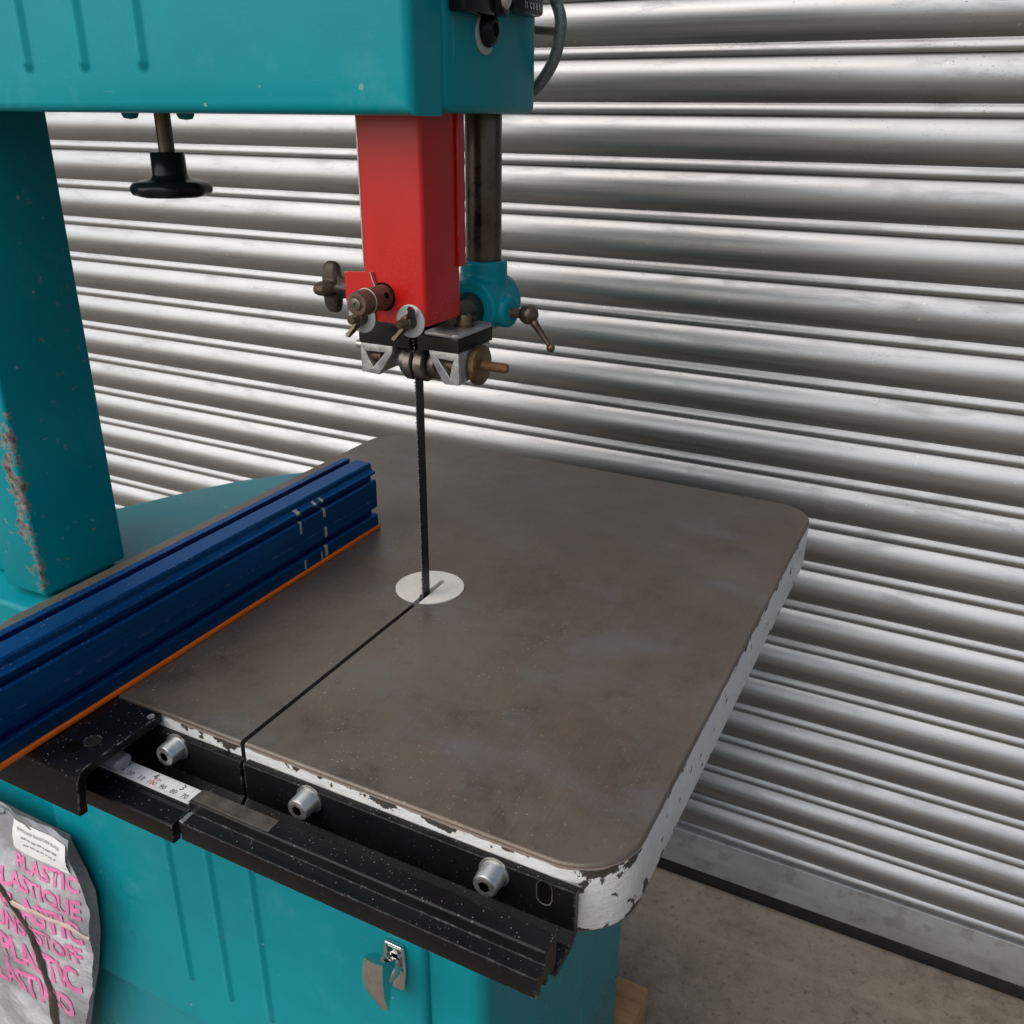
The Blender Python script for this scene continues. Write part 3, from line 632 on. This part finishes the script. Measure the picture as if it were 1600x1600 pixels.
# --- red blade guard
GX0, GX1, GY0, GY1, GZ = -0.0225, 0.0300, -0.0570, -0.0080, 0.2465
gp = fillet([(GX0, GY1), (GX0, GY0), (GX1, GY0), (GX1, GY1), (GX1-0.0016, GY1), (GX1-0.0016, GY0+0.0016), (GX0+0.0016, GY0+0.0016), (GX0+0.0016, GY1)], [0, .0015, .0035, 0, 0, .002, .001, 0], 5)
guard = link('blade_guard', prism(gp, 'z', GZ, 0.42, 0.0003, 1), M['red'], saw, 35)
link('guard_strip', bbox(0.0302, 0.0322, -0.0115, -0.0010, 0.2840, 0.42, 0.0005, 1), M['red'], guard)
link('guard_edge', bbox(GX0-0.0016, GX0-0.0002, GY0+0.001, GY0+0.010, 0.285, 0.42, 0.0003, 1), M['steel'], guard)
tabp = [(-0.0385, 0.2815), (-0.0160, 0.2830), (-0.0120, 0.2720), (-0.0120, 0.2560), (-0.0300, 0.2560), (-0.0385, 0.2600)]
tb = link('clamp_tab', prism(tabp, 'y', -0.0600, -0.0575, 0.0003, 1), M['red'], guard, 30)
link('tab_edge', prism([(-0.0158, 0.2829), (-0.0148, 0.2829), (-0.0106, 0.2715), (-0.0117, 0.2715)], 'y', -0.06015, -0.0574), M['steel'], guard, 0)
# rusty clamp pin
px, pz = -0.0062, 0.2655
pin = lathe((px, -0.050, pz), (0, -1, 0), [(0, .0092), (.0290, .0090), (.0292, .0093), (.0300, .0093), (.0302, .0089), (.0385, .0089), (.0410, .0080), (.0412, .0062), (.0412, .0058)], 40)
pn = link('clamp_pin', pin, M['rust'], guard, 40)
link('pin_face', lathe((px, -0.0908, pz), (0, -1, 0), [(0, .0062), (.0003, .0060), (.0004, .0044), (.0016, .0042), (.0018, .0034), (.0018, .0014), (.0008, .0012), (.0008, 0)], 32), M['bearing'], pn, 40)
link('pin_collar', lathe((px, -0.0786, pz), (0, -1, 0), [(0, .0091), (.0002, .00955), (.0009, .00955), (.0011, .0091)], 40), M['alu'], pn, 40)
link('pin_hole_shade', cyl((px+0.0066, -0.0655, pz+0.0022), (px+0.00905, -0.0655, pz+0.0031), 0.0024, 0, 20), M['dark'], pn)  # black plug painted in for the shade of a cross hole
link('pin_bore_shade', cyl((px, -0.0574, pz), (px, -0.0572, pz), 0.0104, 0, 36), M['dark'], guard)  # black disc stands for the shaded gap around the pin
# washers and wing nuts on the guard's front
def wingnut(x, y, z, ang, parent):
    d = Vector((math.cos(ang), 0, math.sin(ang)))
    bms = [lathe((x, y, z), (0, -1, 0), [(0, .0056), (.0015, .0058), (.0068, .0048), (.0072, .0040), (.0072, 0)], 24), thread((x, y-0.006, z), (x, y-0.0148, z), 0.0034, 0.0014, 0.0005)]
    for s in (-1, 1):
        e = d*s; nrm = Vector((-d.z, 0, d.x)); pts = []
        pr = [(0.003, 0.000, .0028), (0.007, 0.0015, .0030), (0.0115, 0.0060, .0026), (0.0140, 0.0105, .0018)]
        b = bmesh.new(); rr = []
        for r_, o_, h_ in pr:
            c = Vector((x, y-0.0035-o_*0.7, z))+e*r_; hh = 0.0034 if r_ < .012 else 0.0024
            rr.append([b.verts.new(c+Vector((0, -hh, 0))+nrm*.0011), b.verts.new(c+Vector((0, -hh, 0))-nrm*.0011), b.verts.new(c+Vector((0, hh, 0))-nrm*.0011), b.verts.new(c+Vector((0, hh, 0))+nrm*.0011)])
        for A, B in zip(rr, rr[1:]):
            for i in range(4): b.faces.new((A[i], A[(i+1) % 4], B[(i+1) % 4], B[i]))
        b.faces.new(rr[0]); b.faces.new(rr[-1][::-1]); recalc(b); bmesh.ops.subdivide_edges(b, edges=b.edges[:], cuts=1, smooth=0.8); bms.append(b)
    return link('wing_nut', join(*bms), M['bronze'], parent, 45)
for wx, wz, wa in ((0.0176, 0.2500, R(58)), (-0.0255, 0.2490, R(65))):
    ww = link('washer', cyl((wx, -0.0572, wz), (wx, -0.0588, wz), 0.0122, 0.0004, 40), M['washer'], guard, 50)
    wingnut(wx, -0.0586, wz, wa, ww)
# star knob
sx, sy, sz = -0.0595, -0.0475, 0.2668
def star(q, t): return 1 if t < 0.012 else (0.42+0.58*(0.5+0.5*math.cos(4*q+math.pi))**1.1)
sk = lathe((sx+0.019, sy, sz), (-1, 0, 0), [(0, 0), (0, .0076), (.010, .0080), (.0125, .0110), (.0140, .0185), (.0160, .0195), (.0215, .0195), (.0240, .0180), (.0262, .0120), (.0275, .0070), (.0275, 0)], 80, star)
sk = link('star_knob', sk, M['oldblack'], guard, 60)
link('knob_nut', lathe((sx+0.0235, sy, sz), (-1, 0, 0), [(0, .0070), (.0062, .0070), (.0062, 0)], 6), M['bronze'], sk, 20)
link('knob_stud', cyl((sx+0.017, sy, sz), (GX0+0.002, sy, sz), 0.0038), M['rod'], sk)

# --- guide post, teal bracket, ball handle
post = link('guide_post', cyl((0.0144, 0.060, 0.245), (0.0144, 0.060, 0.43), 0.0147, 0.001, 48), M['rod'], saw)
cx, cy, cz = 0.0150, 0.060, 0.2440
b = join(cyl((0.0144, 0.060, 0.255), (0.0144, 0.060, 0.2795), 0.0195, 0.0015, 48), lathe((cx, 0.034, cz), (0, 1, 0), [(0, 0), (0, .0215), (.003, .0235), (.048, .0235), (.051, .0215), (.051, 0)], 48),
         cyl((cx+0.004, 0.056, cz-0.003), (0.0445, 0.053, cz-0.004), 0.0135, 0.003, 40), bbox(-0.004, 0.033, 0.040, 0.080, 0.236, 0.264, 0.004))
br = link('post_bracket', cast(b, 0.0011, 9), M['teal'], saw, 0)
for p in br.data.polygons: p.use_smooth = True
link('guide_bar', cyl((cx, -0.004, 0.2425), (cx, 0.040, 0.2425), 0.0146, 0.001, 40), M['rod'], br)
link('bore_ring', lathe((cx, 0.0338, 0.2425), (0, -1, 0), [(0, .0182), (.0008, .0178), (.0010, .0150)], 40), M['teal'], br)
hx, hy, hz = 0.0600, 0.0525, 0.2398
link('handle_thread', thread((0.0415, hy, hz), (hx-0.006, hy, hz), 0.0040, 0.0016), M['rust'], br, 60)
ball = []
for i in range(15):
    a = -math.pi/2+math.pi*i/14; ball.append((0.0083*math.sin(a), max(0.0083*math.cos(a), 0)))
e0 = Vector((hx, hy, hz)); e1 = Vector((0.0818, 0.0515, 0.2140)); dd = (e1-e0).normalized()
lev = lathe(e0, dd, [(0, 0), (.006, .0040), (.012, .0030), ((e1-e0).length-.0045, .0021), ((e1-e0).length-.002, .0022), ((e1-e0).length-.002, 0)], 20)
link('ball_handle', join(lathe(e0, (1, 0, 0), ball, 32), lev), M['bronze'], br, 60)
link('handle_tip', lathe(e1-dd*0.001, dd, [(0.0036*(math.sin(-math.pi/2+math.pi*i/10)), 0.0036*max(0, math.cos(-math.pi/2+math.pi*i/10))) for i in range(11)], 20), M['brass'], br, 60)

# --- blade guides
gd = link('guide_block', join(bbox(0.0055, 0.0420, -0.0315, 0.0240, 0.2225, 0.2335, 0.0008), bbox(-0.0500, -0.0020, -0.0315, 0.0240, 0.2215, 0.2375, 0.0012)), M['dullblack'], saw, 30)
link('clamp_plate', prism(fillet([(0.0105, -0.0300), (0.0425, -0.0322), (0.0425, 0.0250), (0.0105, 0.0262)], [.002, .005, .006, .002], 5), 'z', 0.2336, 0.2368, 0.0009, 2), M['alu'], gd, 35)
sc_ = link('cap_screw', join(lathe((0.0300, -0.0010, 0.2366), (0, 0, 1), [(0, .0078), (.0005, .0080), (.0014, .0080), (.0014, .0058), (.0090, .0056), (.0098, .0050), (.0098, .0030), (.0060, .0030), (.0060, 0)], 32)), M['brass'], gd, 40)
def holder(s):
    """cast roller carrier under a guide block, s = +1 right, -1 left"""
    xo = 0.0415 if s > 0 else -0.0495; xi = 0.0150 if s > 0 else -0.0185; xm = 0.0290 if s > 0 else -0.0340
    z1 = 0.2224 if s > 0 else 0.2214
    # front plate with a three-cornered opening, solid body behind it
    hole = [(xi+s*0.0075, z1-0.0058), (xo-s*0.0050, z1-0.0066), (xo-s*0.0062, z1-0.0100), (xm+s*0.0040, 0.2028)]
    outer_ = [(xi, z1), (xo, z1), (xo, 0.1975), (xm-s*0.0010, 0.1968), (xi+s*0.001, z1-0.0062)]
    bm = bmesh.new(); lay = []
    for y in (-0.0302, -0.0245):
        lay.append(([bm.verts.new((x, y, z)) for x, z in outer_], [bm.verts.new((x, y, z)) for x, z in hole]))
    link_ = [(0, 0), (1, 1), (2, 2), (3, 3), (4, 0)]
    for o_, h_ in lay:
        for k in range(5):
            a, b = link_[k], link_[(k+1) % 5]; f = [o_[a[0]], o_[b[0]], h_[b[1]]]
            if a[1] != b[1]: f.append(h_[a[1]])
            bm.faces.new(f)
    for q in (0, 1):
        A, B = lay[0][q], lay[1][q]
        for k in range(len(A)): bm.faces.new((A[k], A[(k+1) % len(A)], B[(k+1) % len(B)], B[k]))
    recalc(bm); bmesh.ops.bevel(bm, geom=[e for e in bm.edges if all(v.co.y < -0.030 for v in e.verts) and len({round(f.normal.y) for f in e.link_faces}) > 1], offset=0.0006, segments=2, profile=0.5, affect='EDGES')
    body = prism([(xi+s*0.002, z1-0.001), (xo-s*0.0005, z1-0.001), (xo-s*0.0005, 0.1980), (xm, 0.1975)], 'y', -0.0215, 0.0195, 0.0008, 2)
    rim_ = bbox(min(xo, xo-s*0.003), max(xo, xo-s*0.003), -0.0250, 0.0198, 0.1985, z1, 0.0006)
    hub = cyl((xi-s*0.004, -0.010, 0.2085), (xo, -0.010, 0.2085), 0.0080, 0.001)
    return join(bm, body, rim_, hub)
for s in (1, -1):
    h = link('roller_carrier', holder(s), M['alu'], gd, 30)
    xo = 0.0415 if s > 0 else -0.0495
    link('carrier_rod', cyl((xo-s*0.016, -0.0225, 0.2105), (xo-s*0.002, -0.0225, 0.2100), 0.0040), M['rust'], h)
    def kn(q, t): return 1+0.012*math.cos(60*q)
    if s > 0:
        d1 = link('knurled_nut', lathe((0.0425, -0.004, 0.2085), (1, 0, 0), [(0, 0), (0, .0145), (.0006, .0157), (.0050, .0157), (.0056, .0147), (.0056, 0)], 120, kn), M['brass'], gd, 50)
        link('adjuster_screw', join(thread((0.0475, -0.004, 0.2085), (0.0690, -0.004, 0.2085), 0.0039, 0.0011, 0.0004), cyl((0.0688, -0.004, 0.2085), (0.0700, -0.004, 0.2085), 0.0034, 0.0004)), M['copper'], d1, 60)
    else:
        d1 = link('knurled_nut', lathe((-0.0500, -0.004, 0.2055), (-1, 0, 0), [(0, 0), (0, .0130), (.0006, .0142), (.0050, .0142), (.0056, .0132), (.0056, 0)], 120, kn), M['brass'], gd, 50)
        link('adjuster_screw', cyl((-0.0500, -0.018, 0.2165), (-0.0610, -0.018, 0.2165), 0.0034, 0.0005), M['steel'], h)
def roller(x0, x1, r, y, z):
    o = link('guide_roller', lathe((x0, y, z), (x1-x0, 0, 0), [(0, r*.62), (0, r*.93), (.0008, r), (abs(x1-x0)-.0008, r), (abs(x1-x0), r*.93), (abs(x1-x0), r*.62)], 48), M['bearing'], gd, 40)
    link('roller_bore_shade', cyl((x0+(x1-x0)*.12, y, z), (x0+(x1-x0)*.88, y, z), r*.66), M['dark'], o)  # black core in place of the shade inside the roller
roller(0.0012, 0.0095, 0.0138, -0.0205, 0.2085); roller(-0.0012, -0.0085, 0.0138, -0.0205, 0.2085)
roller(0.0100, 0.0165, 0.0122, -0.0150, 0.2080); roller(-0.0095, -0.0165, 0.0118, -0.0150, 0.2085)

# ------------------------------------------------------------------ rip fence (slides on the rail)
FX = -0.1190; FY0, FY1 = -0.40, 0.0770
fence = thing('rip_fence', (FX-0.015, -0.16, 0.0), 'dark blue anodised rip fence with orange glide strip lying across the saw table', 'rip fence')
fp = [(FX, .0034), (FX, .0148), (FX-.0028, .0162), (FX-.0075, .0162), (FX-.0075, .0222), (FX-.0018, .0222), (FX, .0240), (FX, .0330), (FX-.0006, .0334), (FX-.0006, .0338), (FX, .0342), (FX, .0515),
      (FX-.0015, .0528), (FX-.0065, .0532), (FX-.0065, .0580), (FX-.0012, .0588), (FX-.0004, .0600), (FX-.0004, .0614), (FX-.0030, .0622), (FX-.0052, .0640), (FX-.0052, .0684), (FX-.0066, .0698),
      (FX-.0235, .0698), (FX-.0240, .0692), (FX-.0240, .0640), (FX-.0270, .0640), (FX-.0270, .0560), (FX-.0350, .0560), (FX-.0350, .0640), (FX-.0310, .0640), (FX-.0310, .0692), (FX-.0315, .0698), (FX-.0372, .0698), (FX-.0380, .0690), (FX-.0380, .0034)]
bm = prism(fp, 'y', FY0, FY1, n=1); bmesh.ops.triangulate(bm, faces=[f for f in bm.faces if len(f.verts) > 4])
link('fence_extrusion', bm, M['blue'], fence, 0)
link('glide_strip', prism(fillet([(FX-.038, .0003), (FX+.0024, .0003), (FX+.0024, .0037), (FX-.038, .0037)], .0005, 2), 'y', FY0, FY1+0.0006), M['orange'], fence, 35)
# folded carriage over the rail
BX0, BX1 = -0.1640, -0.0725
cp = fillet([(-0.2575, 0.0000), (-0.3260, 0.0000), (-0.3375, -0.0300), (-0.3315, -0.0305), (-0.3215, -0.0068), (-0.2575, -0.0068)], [.0005, .014, .0008, .0008, .008, .0005], 6)
cp = fillet([(-0.2575, -0.0003), (-0.3290, -0.0003), (-0.3330, -0.0330), (-0.3265, -0.0338), (-0.3235, -0.0070), (-0.2575, -0.0070)], [.0005, .0105, .0008, .0008, .006, .0005], 6)
car = link('carriage', prism(cp, 'x', BX0, BX1, 0.0005, 1), M['black'], fence, 30)
link('carriage_cheek', bbox(-0.150, -0.1000, -0.3225, -0.2640, -0.0300, -0.0072, 0.001), M['black'], car)
for (hx_, hy_, hr, mm_) in ((-0.0965, -0.3115, .0058, 'dark'), (-0.0905, -0.3010, .0060, 'dullblack'), (-0.0768, -0.2632, .0026, 'steel')):  # the first is a black disc painted as a hole's shade
    q = link('carriage_disc' if mm_ != 'steel' else 'rivet', lathe((hx_, hy_, -0.0004), (0, 0, 1), [(0, hr*1.06), (.0004, hr*1.04), (.0004, hr), (.00015, hr*.97), (.00015, 0)], 28), M[mm_], car, 30)
link('scale_cursor', join(prism(fillet([(-0.2795, -0.0300), (-0.2795, -0.0215), (-0.2945, -0.0215), (-0.2945, -0.0300)], .004, 5), 'x', -0.0990, -0.0825, 0.0015, 3)), M['acrylic'], car, 40)

# ------------------------------------------------------------------ bag of spare blade hanging on the lower door
bag = thing('plastic_bag', (-0.52, -0.12, -0.86), 'clear plastic bag with pink lettering and a white slip hanging against the teal cabinet', 'plastic bag')
def lerp(t, pts):
    for (a, x), (b, y) in zip(pts, pts[1:]):
        if t <= b: return x+(y-x)*max(0, (t-a)/(b-a))
    return pts[-1][1]
def bxr(z): return lerp(-z, [(.36, -.424), (.40, -.430), (.44, -.413), (.47, -.404), (.54, -.413), (.61, -.433), (.68, -.459), (.76, -.487), (.86, -.52)])
BL = -0.72
def bagp(u, z, back=False):
    xr = bxr(z)+(-0.022 if back else 0.0); x = BL+(xr-BL)*u
    zz = z; e = math.sin(math.pi*min(1, u*0.96+0.02))
    full_ = lerp(-z, [(.36, .12), (.40, .3), (.48, .9), (.60, 1.0), (.76, .6)])
    nz = mnoise.noise(Vector((x*22+z*9, z*14, 3.1)))*0.0040+mnoise.noise(Vector((x*60-z*30, z*45, 9.1)))*0.0014+abs(mnoise.noise(Vector((x*35+z*40, z*20, 5.1))))*0.003
    y = -0.1265-0.010*full_*e**0.6-lerp(-z, [(.36, .000), (.40, .006), (.47, .012), (.6, .013), (.76, .012)])+nz
    if back: y = -0.1105-0.003*e+nz*0.15
    return Vector((x, y, zz))
def sheet(back):
    bm = bmesh.new(); g = []
    for j in range(61):
        v = j/60; row = []
        for i in range(49):
            u = i/48; z0 = -0.364-0.012*u-(0.018 if back else 0); z = z0+(-0.86-z0)*v; row.append(bm.verts.new(bagp(u, z, back)))
        g.append(row)
    for j in range(60):
        for i in range(48): bm.faces.new((g[j][i], g[j+1][i], g[j+1][i+1], g[j][i+1]))
    return bm
fr_ = link('bag_front', sheet(False), M['film'], bag, 60); link('bag_back', sheet(True), mat_plain('grey_film', (0.26, 0.28, 0.29), 0.25, 0, 0.2, 20), bag, 60)
def onbag(x, z, off=0.0008):
    xr = bxr(z); u = (x-BL)/(xr-BL); p = bagp(u, z); return Vector((x, p.y-off, z))
lines = [('PLASTIC', -0.4460, .022, -.416, .105), ('PLASTIQUE', -0.4800, .025, -.415, .150), ('PLASTIC', -0.5260, .036, -.422, .140), ('KUNSTSTOFF', -0.5620, .027, -.430, .175), ('PLASTIC', -0.6210, .046, -.447, .140), ('PLÁSTICO', -0.6800, .044, -.472, .165)]
bms = []
for s, z, cap, xr, wid in lines:
    b = text_bm(s, 1.0, 0.032, 'RIGHT'); w0 = -min(v.co.x for v in b.verts); bmesh.ops.triangulate(b, faces=b.faces[:])
    for v in b.verts: v.co.x *= wid/w0; v.co.y *= cap/0.73
    bmesh.ops.subdivide_edges(b, edges=[e for e in b.edges if e.calc_length() > .008], cuts=1)
    bms.append(xform(b, lambda c: onbag(xr+c.x, z+c.y, 0.0011)))
link('pink_lettering', join(*bms), M['pink'], fr_, 0)
# paper slip
def slipm(u, v): x = -0.519+0.088*u+0.003*v*u; z = -0.381-0.038*v-0.003*u; return onbag(x, z, 0.0015+0.002*math.sin(3*v))
bm = bmesh.new(); g = [[bm.verts.new(slipm(i/8, j/6)) for i in range(9)] for j in range(7)]
for j in range(6):
    for i in range(8): bm.faces.new((g[j][i], g[j+1][i], g[j+1][i+1], g[j][i+1]))
slip = link('paper_slip', bm, M['paper'], bag, 60)
bms = []
b = text_bm('BANDSAW BANDSAW BLADE', .0064, .00006); wd = max(v_.co.x for v_ in b.verts)
bms.append(xform(b, lambda c: slipm(0.08+(c.x/wd)*0.80, .28-c.y/0.043)+Vector((0, -0.0006, 0))))
for v, hgt, u0, u1 in ((.50, .055, .16, .84), (.70, .04, .20, .80)):      # print too small to read: word-length strokes
    u = u0
    while u < u1:
        wd = random.uniform(.03, .10); b = bbox(0, 1, -0.00002, 0.00002, 0, 1)
        bms.append(xform(b, lambda c: slipm(u+wd*c.x, v-hgt*c.z)+Vector((0, -0.0006+c.y, 0)))); u += wd+0.025
link('slip_print', join(*bms), M['greyink'], slip, 0)
# dark blade coil wrapped in tape, seen through the film
def strip(cps, wdt, mat, name, off=0.0016, flat=True):
    pts = spline(cps, 8); bm = bmesh.new(); rows = []
    for i, p in enumerate(pts):
        d = (Vector(pts[min(i+1, len(pts)-1)])-Vector(pts[max(i-1, 0)])).normalized(); nn = Vector((-d.z, 0, d.x))
        row = []
        for k in (-1, -.4, .4, 1):
            q = p+nn*(wdt*k/2); r_ = onbag(q.x, q.z, off+0.0015*(1-k*k)); row.append(bm.verts.new(r_))
        rows.append(row)
    for A, B in zip(rows, rows[1:]):
        for i in range(3): bm.faces.new((A[i], A[i+1], B[i+1], B[i]))
    return link(name, bm, mat, bag, 60)
strip([(-.585, 0, -.455), (-.545, 0, -.500), (-.520, 0, -.550), (-.510, 0, -.610), (-.515, 0, -.670), (-.530, 0, -.755), (-.54, 0, -.85)], 0.013, mat_plain('wrapped_blade', (0.045, 0.038, 0.036), 0.25, 0.2, 0.6, 90, 0.6, 160), 'coiled_blade')
strip([(-.60, 0, -.368), (-.545, 0, -.371), (-.505, 0, -.378), (-.480, 0, -.392)], 0.006, mat_plain('grey_coil', (0.19, 0.20, 0.20), 0.35, 0.2), 'coiled_blade', 0.0008)
strip([(-.60, 0, -.385), (-.56, 0, -.386), (-.535, 0, -.378)], 0.005, bpy.data.materials['grey_coil'], 'coiled_blade', 0.0008)
strip([(-.545, 0, -.503), (-.52, 0, -.508), (-.46, 0, -.505), (-.408, 0, -.508)], 0.008, mat_plain('clear_tape', (0.60, 0.45, 0.42), 0.2, 0, 0.2, 60), 'tape_seam', 0.0012)
zp = [strip([(-.452, 0, -.397-0.006*k), (-.431, 0, -.3985-0.006*k)], 0.0028, M['tape'] if k % 2 == 0 else bpy.data.materials['grey_coil'], 'zip_seal', 0.0012) for k in range(4)]

# ------------------------------------------------------------------ timber bearer under the machine
bm = prism(fillet([(0.250, FLOOR), (0.440, FLOOR), (0.440, CB), (0.250, CB)], .004, 3), 'x', -0.64, 0.112, 0.003, 2)
tag(link('timber_block', bm, M['wood'], None, 35), 'rough brown timber block under the rear of the teal cabinet', 'timber')

S.render.resolution_x = S.render.resolution_y = 1024
